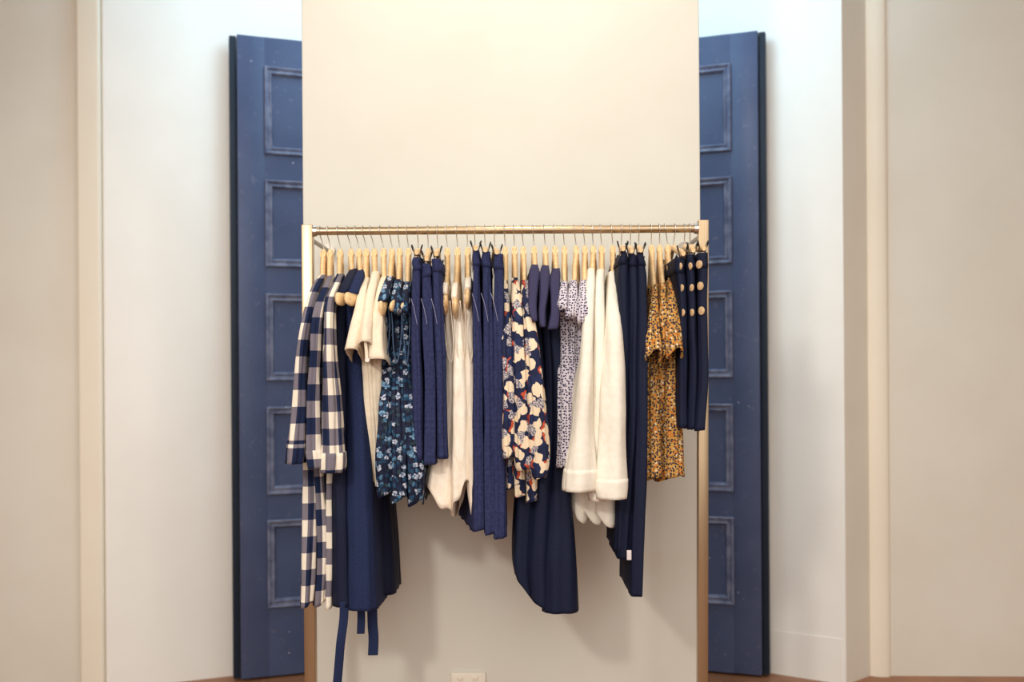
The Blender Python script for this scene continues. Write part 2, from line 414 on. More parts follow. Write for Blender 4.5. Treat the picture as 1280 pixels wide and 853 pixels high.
def loft(name, rows, mat, parent, amp=.004, lam=.035, seed=0, hem=None, cap=True, yf=F, yb=B, solid=.0014, nf=26, ramp=.25, sway=.0015, uoff=0, voff=0, uscale=1.0, press=0.0, gather=None, cuff_at=None):
    rows = lerp_rows(fill(rows, yf, yb)); R = len(rows)
    rnd = random.Random(seed); ph = [rnd.uniform(0, 6.28) for _ in range(6)]
    ns, nb = 18, 8
    V = []; U = []
    for ri, (py, xl, xr, yf_, yb_, bl, br) in enumerate(rows):
        t = ri/(R-1)
        g0 = min(.75, (xr-xl)*.06)
        xl += g0; xr -= g0; bl += g0; br -= g0
        pL, pR = at(xl, py, yf_), at(xr, py, yf_)
        z = (pL.z+pR.z)/2
        # back x
        bL, bR = at(bl, py, yb_).x, at(br, py, yb_).x
        fx0, fx1 = pL.x, pR.x
        dep = yb_-yf_; w = fx1-fx0; rf = min(w*.62, dep*.48, .04); rb = min((bR-bL)*.6, dep*.45, .03)
        sh = sway*math.sin(3.1*t*2+ph[5])+sway*1.5*noise.noise(Vector((seed*3.1, t*4, 0)))
        ring = []
        for k in range(nf+1):                      # front arc, left to right
            th = PI*k/nf; c = (1-math.cos(th))/2
            ring.append((fx0+w*c+sh, yf_+rf*(1-max(0, math.sin(th))**.8)))
        for k in range(1, ns):                     # right side
            q = (k/ns)**1.35; y = yf_+rf+(dep-rf-rb)*q
            ring.append((fx1+(bR-fx1)*((y-yf_)/dep)+sh, y))
        for k in range(nb+1):
            th = PI*k/nb; c = (1-math.cos(th))/2
            ring.append((bR-(bR-bL)*c+sh, yb_-rb*(1-max(0, math.sin(th))**.8)))
        for k in range(1, ns):
            q = 1-((ns-k)/ns); q = 1-((1-(1-k/ns)**1.35)); y = yf_+rf+(dep-rf-rb)*q
            ring.append((fx0+(bL-fx0)*((y-yf_)/dep)+sh, y))
        n = len(ring)
        # arc length + normals + folds
        arc = [0]
        for k in range(1, n): arc.append(arc[-1]+math.dist(ring[k], ring[k-1]))
        g = min(1, t/ramp) if ramp > 0 else 1
        g = g*g*(3-2*g)
        if gather and gather[0] < py < gather[1]: g *= 1.4
        row = []
        per = arc[-1]
        for k in range(n):
            a = Vector(ring[k-1]); c = Vector(ring[(k+1) % n]); tg = (c-a)
            tg = tg.normalized() if tg.length > 1e-7 else Vector((1, 0)); nm = Vector((tg.y, -tg.x))
            s = arc[k]-arc[nf//2]
            f_ = math.sin(2*PI*s/lam+ph[0]+1.4*noise.noise(Vector((t*3+ph[1], s*9, seed))))
            f_ += .55*math.sin(2*PI*s/(lam*.57)+ph[2]+2.0*noise.noise(Vector((t*4+ph[3], s*14, seed+5))))
            f_ += .9*noise.noise(Vector((s*26, z*9+ph[4], seed+9)))
            side = nf < k < nf+ns or k > nf+ns+nb
            A = amp*g*(.55 if side else 1)
            dx = nm*f_*A*.8
            zz = z
            LAT[0] = min(1, max(0, (ring[k][0]-sh-min(fx0, bL))/max(w, 1e-4)))
            if hem: zz += hem(k/n, (ring[k][1]-yf_)/max(dep, 1e-4), s)*max(0, (t-.55)/.45)**2
            row.append(Vector((ring[k][0]+dx.x, ring[k][1]+dx.y, zz)))
        V.append(row); U.append([x*uscale+uoff for x in arc])
    if cuff_at:
        n = len(V[0]); ci_ = min(range(R), key=lambda i: abs(rows[i][0]-cuff_at))
        cv = []; cf_ = []; cu = []
        for i in range(ci_, R):
            cx = sum(V[i], Vector())/n
            for k in range(n):
                a = V[i][k-1]; c = V[i][(k+1) % n]; tg = (c-a); tg.z = 0
                tg = tg.normalized() if tg.length > 1e-7 else Vector((1, 0, 0)); cv.append(V[i][k]+Vector((tg.y, -tg.x, 0))*.0016)
        for i in range(R-ci_-1):
            for k in range(n):
                k2 = (k+1) % n; cf_.append((i*n+k, (i+1)*n+k, (i+1)*n+k2, i*n+k2))
                cu.append([(U[ci_][q]+.013+uoff if q or k == 0 else U[ci_][-1]+.023+uoff, V[ci_+i+j][q].z+.021+voff) for q, j in ((k, 0), (k, 1), (k2, 1), (k2, 0))])
        CUFF = (cv, cf_, cu)
        V = V[:ci_+2] if ci_+2 < R else V; U = U[:len(V)]; R = len(V)
    n = len(V[0]); verts = [v for row in V for v in row]; faces = []; uvs = []
    for i in range(R-1):
        for k in range(n):
            k2 = (k+1) % n
            faces.append((i*n+k, (i+1)*n+k, (i+1)*n+k2, i*n+k2))
            u2a = U[i][k2] if k2 else U[i][-1]+.01; u2b = U[i+1][k2] if k2 else U[i+1][-1]+.01
            # the print follows the front centre line so that it stays vertical
            o1 = U[i][nf//2]; o2 = U[i+1][nf//2]
            uvs.append([(U[i][k]-o1+uoff, V[i][k].z+voff), (U[i+1][k]-o2+uoff, V[i+1][k].z+voff), (u2b-o2+uoff, V[i+1][k2].z+voff), (u2a-o1+uoff, V[i][k2].z+voff)])
    if cap:
        c = sum(V[0], Vector())/n; c.z += .004; verts.append(c); ci = len(verts)-1
        for k in range(n):
            k2 = (k+1) % n; faces.append((k, k2, ci)); uvs.append([(U[0][k]-U[0][nf//2], V[0][k].z), (U[0][k2]-U[0][nf//2], V[0][k2].z), (0, c.z)])
    o = obj(name, verts, faces, mat, parent, uvs=uvs, solid=solid)
    if cuff_at: obj('cuff', CUFF[0], CUFF[1], mat, o, uvs=CUFF[2], solid=.0028)
    return o
def strip(name, pts, w, mat, parent, yaw=0.0, th=.0014):
    """flat ribbon with thickness along world points"""
    P = catmull(pts, 8); mb = MB()
    mb.tube(P, [(w/2, th)]*len(P), 12, up=Vector((math.cos(yaw), math.sin(yaw), 0)))
    return mb.build(name, mat, parent)

# ------------------------------------------------------------------ hangers
def hook_wire(xh, xn, zn, root, short=False):
    zr = RZ; r = .0152
    pts = [Vector((xn, RY, zn-.01)), Vector((xn, RY, zn+.004)), Vector((xn+(xh-xn)*.45, RY-.004, zn+.5*(zr-zn))), Vector((xh, RY-r*.98, zr-.004))]
    P = catmull(pts, 6)
    for k in range(1, 11):
        a = PI - k/10*PI*1.12
        P.append(Vector((xh, RY+math.cos(a)*r, zr+math.sin(a)*r+.0006)))
    MB().tube(P, .00155, 8, up=Vector((1, 0, 0))).build('hook', M['chrome'], root)
def wood_hanger(px_h, px_n, tip, label, rows=None, big=1.0):
    """tip = (px,py,Y) of the arm end that points to the camera"""
    xh = at(px_h, 287, RY).x; n = at(px_n, 309, RY); xn, zn = n.x, n.z
    root = empty('wooden_hanger', (xh, RY, RZ)); tag(root, label, 'hanger', 'pale wooden hangers on the rail')
    T = at(*tip); Tb = Vector((2*xn-T.x, 2*RY-T.y, T.z))
    Tb.y = min(Tb.y, 3.25)
    mb = MB()
    def arm(E, s):
        if rows is None or True:
            # follow the slope of the shoulders a little below the cloth
            q = [at(r[0] and (r[1]+r[2])/2, r[0]+13, r[3]) for r in fill(rows)[:3]] if rows else []
            q = [p for p in q if p.y > T.y+.015]
            if s < 0: q = [Vector((2*xn-p.x, min(2*RY-p.y, 3.235), p.z)) for p in q]
            pts = [Vector((xn, RY+s*.012, zn-.014)), Vector((xn, RY-s*.004, zn-.028))]
            if q:
                pts.append(Vector(((xn+q[0].x)/2, RY-s*.026, zn*.5+q[0].z*.5)))
            pts += q + [E]
        P = catmull(pts, 6); L = len(P)-1; rs = []
        for i in range(L+1):
            t = i/L; e = 1 if t < .92 else math.sqrt(max(.02, 1-((t-.92)/.08)**2))
            g_ = 1+(big-1)*max(0, (t-.5)*2)
            rs.append(((.0085-.0008*t)*e*g_**.5, (.019-.004*t)*e*g_))
        mb.tube(P, rs, 14)
    arm(T, 1); arm(Tb, -1)
    # neck
    mb.tube([(xn, RY, zn-.045), (xn, RY, zn-.012), (xn, RY, zn-.002), (xn, RY, zn+.001)], [(.009, .016), (.009, .015), (.007, .011), (.004, .006)], 14)
    tidy(mb.build('hanger_body', M['wood'], root), 60)
    hook_wire(xh, xn, zn, root)
    return root
def hidden_tip(rows, k=2):
    r = fill(rows)[k]
    if k == 1: return ((r[1]+r[2])/2, r[0]+18, r[3]+.03)
    return ((r[1]+r[2])/2, r[0]+14, r[3]+.03)
def clip_hanger(px_h, px_n, label, pyb=313, tx=None, yfront=F):
    xh = at(px_h, 287, RY).x; n = at(px_n, 309, RY); xn, zn = n.x, n.z
    root = empty('clip_hanger', (xh, RY, RZ)); tag(root, label, 'hanger', 'wooden clip hangers on the rail')
    E = at(tx, pyb, yfront-.01); Eb = Vector((2*xn-E.x, 3.16, E.z))
    P = catmull([E, (xn+(E.x-xn)*.5, (E.y+RY)/2, (E.z+zn)/2-.006), (xn, RY, zn-.010), (xn+(Eb.x-xn)*.5, (Eb.y+RY)/2, (E.z+zn)/2-.006), Eb], 7)
    L = len(P)-1
    rs = [(.008*(1 if 1 < i < L-1 else .75), .010*(1 if 1 < i < L-1 else .7)) for i in range(L+1)]
    mb = MB(); mb.tube(P, rs, 14); tidy(mb.build('hanger_bar', M['wood'], root), 60)
    hook_wire(xh, xn, zn-.004, root)
    for e, s in ((E, 1), (Eb, -1)):
        c = e+Vector((0, s*.022, 0))
        cm = MB()
        for q in (-1, 1):      # two jaws spread at the top, closing on the waistband
            cm.tube([c+Vector((q*.011, -s*.004, .014)), c+Vector((q*.0085, 0, -.002)), c+Vector((q*.0035, 0, -.024)), c+Vector((q*.0045, 0, -.032))], [(.0016, .008)]*4, 8)
        cm.tube([c+Vector((-.009, 0, -.003)), c+Vector((.009, 0, -.003))], .0045, 12, up=Vector((0, 0, 1)))
        cl = tidy(cm.build('clip', M['clipmetal'], root), 50)
        for q in (-1, 1):
            tm = MB()
            tm.tube([c+Vector((q*.0105, -s*.002, .009)), c+Vector((q*.0150, -s*.010, .021))], [(.0024, .0085)]*2, 8)
            tidy(tm.build('clip_grip', M['black'], cl), 50)
    return root

# ------------------------------------------------------------------ garments
POS3 = ['leftmost', 'middle', 'rightmost']
def garment(name, px_h, label, cat, group):
    x = at(px_h, 330, RY); o = empty(name, (x.x, RY, x.z)); tag(o, label, cat, group); return o
SEED = [10]
def sd(): SEED[0] += 1; return SEED[0]
def mirror_rows(rows):
    """a sleeve on the far side of the body: same world x, mirrored depth"""
    out = []
    for r in fill(rows):
        py, xl, xr, yf, yb = r[:5]
        L, R_ = at(xl, py, yf), at(xr, py, yf)
        nyf, nyb = 2*RY-yb+.0, 2*RY-yf
        nyb = min(nyb, 3.285); nyf = min(nyf, nyb-.06)
        z = L.z
        # back-project into pixels at the new depth (roll ignored, a pixel at most)
        k = FPX/nyf
        px = lambda X: 640+X*k+ -0.0
        npy = 468-(z-CH)*k
        off = (npy-426.5)*ROLL
        out.append((npy, px(L.x)-off, px(R_.x)-off, nyf, nyb))
    return out
GARM = {}
def both_sleeves(root, rows, mat, cuff=None, far_dx=0, **kw):
    if cuff:
        rows = [r for r in rows if r[0] < cuff[0][0]]+list(cuff); kw['cuff_at'] = cuff[0][0]
    s1 = loft('sleeve', rows, mat, root, **kw)
    kw2 = dict(kw); kw2.pop('cuff_at', None); kw2['seed'] = kw.get('seed', 0)+50
    s2 = loft('sleeve', [(r[0], r[1]+far_dx*t_/6, r[2]+far_dx*t_/6, r[3], r[4]) for t_, r in enumerate(mirror_rows(rows))], mat, root, **kw2)

# 1-3 gingham shirt dresses
hooks = [402, 411.6, 424]; necks = [406.5, 415, 427.5]
sl = [[(340, 400, 408, 2.95, 3.0), (352, 391, 402, 2.88, 2.96), (366, 385, 396, 2.82, 2.9), (385, 380, 391, 2.77, 2.86), (420, 373, 384, 2.75, 2.84), (470, 366, 379), (520, 360, 378), (556, 357, 376)],
      [(341, 409, 417, 2.95, 3.0), (355, 403, 412, 2.88, 2.96), (370, 396, 407, 2.82, 2.9), (390, 391, 403, 2.77, 2.86), (430, 387.5, 399, 2.75, 2.84), (480, 382, 397), (530, 378, 396), (563, 378, 395)],
      [(339, 421, 430, 2.95, 3.0), (352, 414, 425, 2.88, 2.96), (370, 406, 418, 2.82, 2.9), (395, 404, 415, 2.77, 2.86), (430, 403, 416, 2.75, 2.84), (480, 401, 420), (530, 399.5, 423), (568, 398.5, 424)]]
cf = [[(552, 356, 377, 2.744, 2.85), (566, 354.5, 376, 2.742, 2.85), (577, 353.5, 374, 2.742, 2.85)],
      [(560, 377, 396, 2.744, 2.85), (572, 379, 396.5, 2.742, 2.85), (583, 381, 397, 2.742, 2.85)],
      [(564, 398, 425, 2.744, 2.85), (577, 396.5, 424.5, 2.742, 2.85), (589, 396, 422.5, 2.742, 2.85)]]
bd = [[(343, 402, 409, 2.97, 3.03), (362, 396, 403, 2.90, 3.12), (385, 391, 399, 2.90, 3.15), (450, 386, 396, 2.90, 3.12, 398, 408), (560, 377, 388, 2.87, 2.98, 388, 398), (650, 374, 389, 2.83, 2.97, 384, 398), (710, 371.5, 388, 2.82, 2.97, 382, 398), (757, 369.5, 385, 2.82, 2.97, 382, 396)],
      [(344, 411, 418, 2.97, 3.03), (362, 406, 413, 2.90, 3.12), (385, 402, 410, 2.90, 3.17), (450, 399, 410, 2.90, 3.18), (560, 391, 402, 2.88, 3.16), (650, 391, 404, 2.85, 3.16), (710, 390, 403), (755, 388, 401)],
      [(342, 423, 430, 2.97, 3.03), (362, 418, 426, 2.90, 3.12), (385, 412, 420, 2.90, 3.17), (450, 410, 421, 2.90, 3.18), (560, 404, 417, 2.88, 3.18), (650, 404, 415, 2.86, 3.18), (710, 403, 413), (759, 402, 411)]]
for i in range(3):
    g = garment('shirt_dress', hooks[i], '%s of the three long navy and cream gingham shirt dresses at the left end' % POS3[i], 'dress', 'gingham check shirt dresses')
    s = sd(); loft('body', bd[i], M['plaid'], g, seed=s, amp=.0048, lam=.04, uscale=1.7, uoff=i*.027+.01, voff=i*.02, hem=lambda k, d, s_: .012*math.sin(d*5+s_*30))
    both_sleeves(g, sl[i], M['plaid'], cf[i], far_dx=[22, 8, 0][i], seed=s, amp=.0045, lam=.036, uscale=1.25, uoff=.018*i+.01, ramp=.3, voff=.031*i)
    tp = bd[i]
    wood_hanger(hooks[i], necks[i], hidden_tip(sl[i]), 'wooden hanger carrying the %s gingham check dress' % POS3[i], sl[i])

# 4-5 navy sleeveless belted dresses
hooks = [436, 446]; necks = [441, 451]
dr = [[(333, 437, 447, 2.96, 3.04), (345, 429, 443, 2.89, 3.1), (358, 423, 437, 2.84, 3.15), (363, 421, 435, 2.83, 3.17), (371, 420, 434, 2.90, 3.14), (420, 414, 433, 2.89, 3.14), (480, 412, 433, 2.86), (560, 412, 432, 2.85), (650, 410, 433, 2.83, 3.18), (757, 409, 434, 2.83, 3.18)],
      [(334, 447, 458, 2.96, 3.04), (346, 441, 455, 2.89, 3.1), (359, 435, 450, 2.84, 3.15), (364, 433, 449, 2.83, 3.17), (372, 432, 447, 2.90, 3.14), (420, 430, 450, 2.89, 3.14), (500, 431, 457, 2.86, 3.16), (600, 430, 463, 2.83, 3.12), (700, 429, 465, 2.82, 3.12), (762, 428, 466, 2.82, 3.12)]]
tips = [(421, 369, 2.80), (432.5, 368, 2.80)]
for i in range(2):
    w = ['left', 'right'][i]
    g = garment('sleeveless_dress', hooks[i], '%s of the two navy sleeveless dresses with hanging tie belts beside the gingham dresses' % w, 'dress', 'navy sleeveless belted dresses')
    loft('body', dr[i], M['navycrepe' if i == 0 else 'dress'], g, seed=sd(), amp=.003, lam=.06, uoff=.3*i, hem=lambda k, d, s_: -.02*d)
    if i == 1:
        loft('skirt_panel', [(440, 452, 466, 3.0, 3.2), (600, 456, 480), (700, 458, 488), (743, 459, 490)], M['navycrepe'], g, seed=sd(), amp=.003, lam=.07)
    if i == 0:
        strip('belt', [at(426, 750, 2.83), at(425, 772, 2.83), at(421, 800, 2.82), at(418, 830, 2.82), at(413, 880, 2.82)], .027, M['dress'], g, .5)
    else:
        strip('belt', [at(447, 750, 2.9), at(447, 772, 2.9), at(446, 790, 2.9)], .023, M['dress'], g, .2)
        strip('belt', [at(461, 740, 2.95), at(461, 775, 2.95), at(462, 795, 2.95), at(461, 817, 2.95)], .03, M['dress'], g, .2)
    wood_hanger(hooks[i], necks[i], tips[i], 'wooden hanger carrying the %s navy sleeveless dress' % w, dr[i], 1.3)

# 6-8 cream short-sleeved shirts
hooks = [455.5, 465, 477]; necks = [460, 470, 481.5]
sl = [[(344, 453, 463, 2.95, 3.0), (360, 448, 460, 2.86, 2.95), (385, 441, 456, 2.80, 2.9), (410, 435, 451, 2.77, 2.9), (433, 430, 447, 2.75, 2.93)],
      [(337, 465, 475, 2.95, 3.0), (355, 460, 472, 2.86, 2.95), (380, 453, 468, 2.80, 2.9), (402, 448, 466, 2.77, 2.9), (424, 446, 465, 2.75, 2.93)],
      [(344, 476, 487, 2.95, 3.0), (360, 470, 484, 2.86, 2.95), (385, 465, 479, 2.80, 2.9), (415, 461, 479, 2.78, 2.92), (446, 457, 483, 2.76, 2.95)]]
bd = [[(347, 455, 462, 2.97, 3.03), (362, 450, 459, 2.9, 3.12), (385, 446, 457, 2.88, 3.17), (440, 450, 461, 2.87, 3.17), (520, 454, 464), (600, 459, 467)],
      [(340, 466, 473, 2.97, 3.03), (362, 461, 470, 2.9, 3.12), (385, 456, 467, 2.88, 3.17), (440, 455, 467, 2.87, 3.17), (520, 459, 470), (606, 464, 474)],
      [(347, 478, 486, 2.97, 3.03), (362, 473, 482, 2.9, 3.12), (385, 468, 479, 2.88, 3.17), (440, 462, 476, 2.87, 3.17), (520, 464, 480), (614, 470, 486)]]
for i in range(3):
    g = garment('short_sleeved_shirt', hooks[i], '%s of the three cream short sleeved shirts' % POS3[i], 'shirt', 'cream short sleeved shirts')
    s = sd(); loft('body', bd[i], M['cream'], g, seed=s, amp=.003, lam=.04, hem=lambda k, d, s_: -.012*math.sin(d*PI))
    both_sleeves(g, sl[i], M['cream'], None, seed=s, amp=.0018, lam=.05, ramp=.6, hem=[lambda k, d, s_: -.05*d, lambda k, d, s_: -.09*d, lambda k, d, s_: -.035*d][i])
    if i == 1:
        strip('sleeve_tab', [at(457, 424, 2.765), at(458, 436, 2.765), at(458.5, 448, 2.765)], .009, M['cream'], g)
        b = MB().tube([at(459, 447.5, 2.757), at(459, 447.5, 2.762)], .0065, 16, up=Vector((0, 0, 1))).build('button', M['plastic'], g); tidy(b)
    wood_hanger(hooks[i], necks[i], hidden_tip(sl[i]), 'wooden hanger carrying the %s cream short sleeved shirt' % POS3[i], sl[i])

# 9-11 blue floral sleeveless tops
hooks = [489, 499.5, 510.5]; necks = [492, 501.5, 512.5]
fl_ = [[(343, 484, 493, 2.94, 3.06), (356, 478, 490, 2.87, 3.12), (374, 472.5, 486, 2.81, 3.18), (383, 474, 487, 2.89, 3.13), (430, 474, 487, 2.89, 3.13), (470, 475, 490, 2.85, 3.16), (520, 470, 489, 2.81, 3.18), (570, 466, 488, 2.8, 3.18), (612, 469, 490, 2.8, 3.18)],
       [(347, 495, 504, 2.94, 3.06), (362, 491, 503, 2.87, 3.12), (386, 487, 503, 2.81, 3.18), (395, 490, 502, 2.89, 3.13), (440, 489, 502, 2.89, 3.13), (470, 488, 503, 2.86, 3.16), (520, 486, 506, 2.81, 3.18), (570, 486, 508, 2.8, 3.18), (619, 486, 508, 2.8, 3.18)],
       [(350, 506, 515, 2.94, 3.06), (365, 502, 514, 2.87, 3.12), (389, 501, 513, 2.81, 3.18), (398, 502, 512, 2.89, 3.13), (440, 503, 513, 2.89, 3.13), (470, 503, 515, 2.86, 3.16), (520, 504, 520, 2.81, 3.18), (580, 506, 527, 2.8, 3.18), (624, 506, 524, 2.8, 3.18)]]
tips = [(476.5, 374, 2.79), (489, 383, 2.80), (503, 385, 2.82)]
for i in range(3):
    g = garment('floral_top', hooks[i], '%s of the three dark blue floral sleeveless tops' % POS3[i], 'top', 'dark blue floral tops')
    loft('body', fl_[i], M['floral'], g, seed=sd(), amp=.0036, lam=.022, uoff=i*.13, gather=(440, 520), hem=lambda k, d, s_: .010*math.sin(s_*60)-.012)
    # gathered frill at the armhole
    r = fl_[i]
    fr_ = [at(r[2][1]+2, 378, 2.83), at(r[3][1]+1, 400, 2.845), at(r[4][1]+3, 430, 2.84), at((r[4][1]+r[4][2])/2, 452, 2.835), at(r[4][2]-2, 436, 2.84), at(r[3][2]+1, 402, 2.845), at(r[2][2], 382, 2.83)]
    MB().tube(catmull(fr_, 8), .0016, 8, up=Vector((0, 1, 0))).build('armhole_edging', M['edging'], g)
    wood_hanger(hooks[i], necks[i], tips[i], 'wooden hanger carrying the %s blue floral top' % POS3[i], fl_[i])

# 12-14 navy shorts on clips
def legs(rows, gap=0): return rows
hooks = [524.3, 537, 548.5]; necks = [525, 537.5, 549.5]
sh = [[(321, 517, 528, 2.80, 3.14), (338, 515.5, 528), (345, 516, 528), (400, 514.5, 527), (500, 513.5, 527.5), (574, 512, 527.5)],
      [(329, 529, 540, 2.80, 3.14), (343, 528, 541), (350, 528.5, 541), (400, 528, 542), (500, 528, 543), (580, 527.5, 544)],
      [(323, 541, 553, 2.80, 3.14), (340, 540.5, 554.5), (347, 541, 554.5), (400, 541.5, 555), (500, 543, 556), (573, 543.5, 557.5)]]
tx = [522.5, 535, 547]
def drawcord(g, x, py, w=5, h=32, Y=2.79):
    pts = [at(x-w*.4, py, Y+.005), at(x+w*.3, py+h*.4, Y-.006), at(x+w, py+h, Y)]
    MB().tube(catmull(pts, 8), .0008, 6, up=Vector((1, 0, 0))).build('drawstring', M['cord'], g)
def waistband(g, r, mat, s, h=14):
    rows = [(r[0][0]-1, r[0][1]-.4, r[0][2]+.4, r[0][3]-.003, r[0][4]+.003), (r[0][0]+h, r[1][1]-.5, r[1][2]+.5, r[0][3]-.003, r[0][4]+.003)]
    loft('waistband', rows, mat, g, seed=s, amp=.0006, lam=.02, cap=False, ramp=0)
for i in range(3):
    g = garment('shorts', hooks[i], '%s of the three navy linen shorts clipped between the blue floral and champagne tops' % POS3[i], 'shorts', 'navy linen shorts')
    s = sd(); loft('body', sh[i], M['trouser'], g, seed=s, amp=.0028, lam=.028, cap=False)
    waistband(g, sh[i], M['trouser'], s, 15)
    drawcord(g, sh[i][2][1]+1, 372); 
    clip_hanger(hooks[i], necks[i], 'wooden clip hanger carrying the %s navy shorts' % POS3[i], sh[i][0][0]-7, tx[i])

# 15-17 champagne satin camisoles
hooks = [559.5, 572.5, 586]; necks = [561, 574, 586.5]
tpz = [[(352, 554, 562.5, 2.88, 3.10), (366, 552.5, 561.5, 2.83, 3.16), (372, 553, 562, 2.88, 3.14), (400, 553, 567, 2.90, 3.13), (480, 553, 570, 2.88, 3.16), (545, 550, 569, 2.88, 3.17), (578, 534, 568, 2.87, 3.17), (608, 527, 566, 2.86, 3.17)],
       [(352, 566.5, 575, 2.90, 3.10), (370, 565, 574, 2.84, 3.16), (378, 566, 575, 2.87, 3.14), (400, 566, 581, 2.88, 3.13), (480, 566, 583, 2.85, 3.16), (560, 563, 586, 2.84, 3.18), (606, 560, 588, 2.84, 3.18)],
       [(346, 582, 591, 2.90, 3.10), (358, 581, 591, 2.84, 3.16), (366, 580, 591, 2.87, 3.14), (400, 580, 592, 2.88, 3.13), (480, 580, 593, 2.86, 3.16), (560, 580, 596, 2.84, 3.18), (610, 581, 597, 2.84, 3.18), (640, 584, 597, 2.84, 3.18)]]
tips = [(558, 373, 2.80), (570, 380, 2.80), (585, 371, 2.80)]
for i in range(3):
    g = garment('satin_camisole', hooks[i], '%s of the three champagne satin sleeveless tops' % POS3[i], 'top', 'champagne satin tops')
    loft('body', tpz[i], M['satin'], g, seed=sd(), amp=.004, lam=.055, hem=[lambda k, d, s_: -.09*LAT[0]+.012*math.sin(LAT[0]*9+d*4), lambda k, d, s_: -.085*(1-LAT[0])**1.5+.02*LAT[0]+.01*math.sin(LAT[0]*11+d*5), lambda k, d, s_: .01*math.sin(s_*70)][i])
    r = tpz[i]
    e_ = [at(r[1][1]+1, 368, 2.825), at(r[3][1]+3, 410, 2.86), at(r[3][1]+6, 440, 2.865), at(r[3][2]-3, 452, 2.865), at(r[3][2]+0, 425, 2.865), at(r[1][2]+2, 375, 2.84)]
    MB().tube(catmull(e_, 8), .0014, 8, up=Vector((0, 1, 0))).build('armhole_edging', M['satin'], g)
    wood_hanger(hooks[i], necks[i], tips[i], 'wooden hanger carrying the %s champagne satin top' % POS3[i], tpz[i], 1.2)

# 18-20 long indigo trousers
hooks = [595.5, 608, 620]; necks = [595.7, 608.4, 620.3]
tr_ = [[(313, 593, 600.5, 2.80, 3.14), (331, 591, 602), (338, 592.5, 601.5), (400, 591, 602), (500, 590, 603), (600, 588, 602, 2.80, 3.14, 584, 606), (664, 586, 602, 2.80, 3.14, 570, 606)],
       [(315, 604, 614, 2.80, 3.14), (331, 603, 615.5), (338, 604, 615), (400, 603.5, 616), (500, 603, 617), (600, 602, 616), (669, 601, 614.5)],
       [(318, 619, 630, 2.80, 3.14), (334, 617.5, 631.5), (341, 618, 631), (400, 617, 631.5), (500, 616, 632), (600, 615, 631), (674, 613, 630)]]
tx = [596.5, 608.5, 623]
for i in range(3):
    g = garment('trousers', hooks[i], '%s of the three long indigo linen trousers hanging at the middle of the rail' % POS3[i], 'trousers', 'indigo linen trousers')
    s = sd(); loft('body', tr_[i], M['trouser'], g, seed=s, amp=.003, lam=.026, cap=False, hem=lambda k, d, s_: .003*math.sin(s_*60))
    waistband(g, tr_[i], M['trouser'], s, 18)
    drawcord(g, tr_[i][2][1]+(1 if i != 2 else -1), 366, 6, 36)
    clip_hanger(hooks[i], necks[i], 'wooden clip hanger carrying the %s indigo trousers' % POS3[i], tr_[i][0][0]-3, tx[i])

# 21-23 abstract print blouses
hooks = [632.5, 644, 654.3]; necks = [633.5, 645, 656]
sl = [[(350, 630, 637, 2.93, 3.0), (368, 628.5, 639, 2.86, 2.95), (395, 628, 640, 2.82, 2.9), (440, 627, 642, 2.78, 2.87), (500, 627, 644, 2.76, 2.86), (545, 626, 646), (572, 628, 645)],
      [(347, 641, 650, 2.93, 3.0), (365, 639.5, 653, 2.86, 2.95), (385, 639, 655, 2.82, 2.9), (430, 638, 656, 2.78, 2.87), (500, 640, 660, 2.76, 2.86), (560, 640, 664), (588, 643, 662)],
      [(350, 653, 662, 2.93, 3.0), (366, 652, 666, 2.86, 2.95), (392, 654, 670, 2.81, 2.89), (430, 656, 675, 2.77, 2.87), (500, 658, 682, 2.75, 2.87), (560, 658, 686), (588, 660, 684), (599, 664, 680)]]
bd = [[(353, 631, 637, 2.97, 3.03), (375, 630, 639, 2.9, 3.12), (400, 629, 640, 2.88, 3.16), (500, 628, 642, 2.86, 3.13), (612, 628, 642, 2.83, 3.1)],
      [(350, 643, 650, 2.97, 3.03), (375, 642, 652, 2.9, 3.12), (400, 641, 654, 2.88, 3.16), (500, 640, 655, 2.86, 3.13), (622, 640, 654, 2.83, 3.1)],
      [(353, 655, 662, 2.97, 3.03), (375, 655, 665, 2.9, 3.12), (400, 654, 668, 2.88, 3.16), (500, 654, 670, 2.85, 3.13), (629, 653, 668, 2.83, 3.1)]]
for i in range(3):
    g = garment('print_blouse', hooks[i], '%s of the three navy, cream and rust abstract print blouses' % POS3[i], 'blouse', 'abstract print blouses')
    s = sd(); loft('body', bd[i], M['print'], g, seed=s, amp=.003, lam=.03, uoff=i*.11, hem=lambda k, d, s_: .004*math.sin(s_*60))
    both_sleeves(g, sl[i], M['print'], None, seed=s, amp=.0026, lam=.024, uoff=i*.17+.05, ramp=.4, hem=lambda k, d, s_: .004*math.sin(s_*70))
    wood_hanger(hooks[i], necks[i], hidden_tip(sl[i]), 'wooden hanger carrying the %s abstract print blouse' % POS3[i], sl[i])

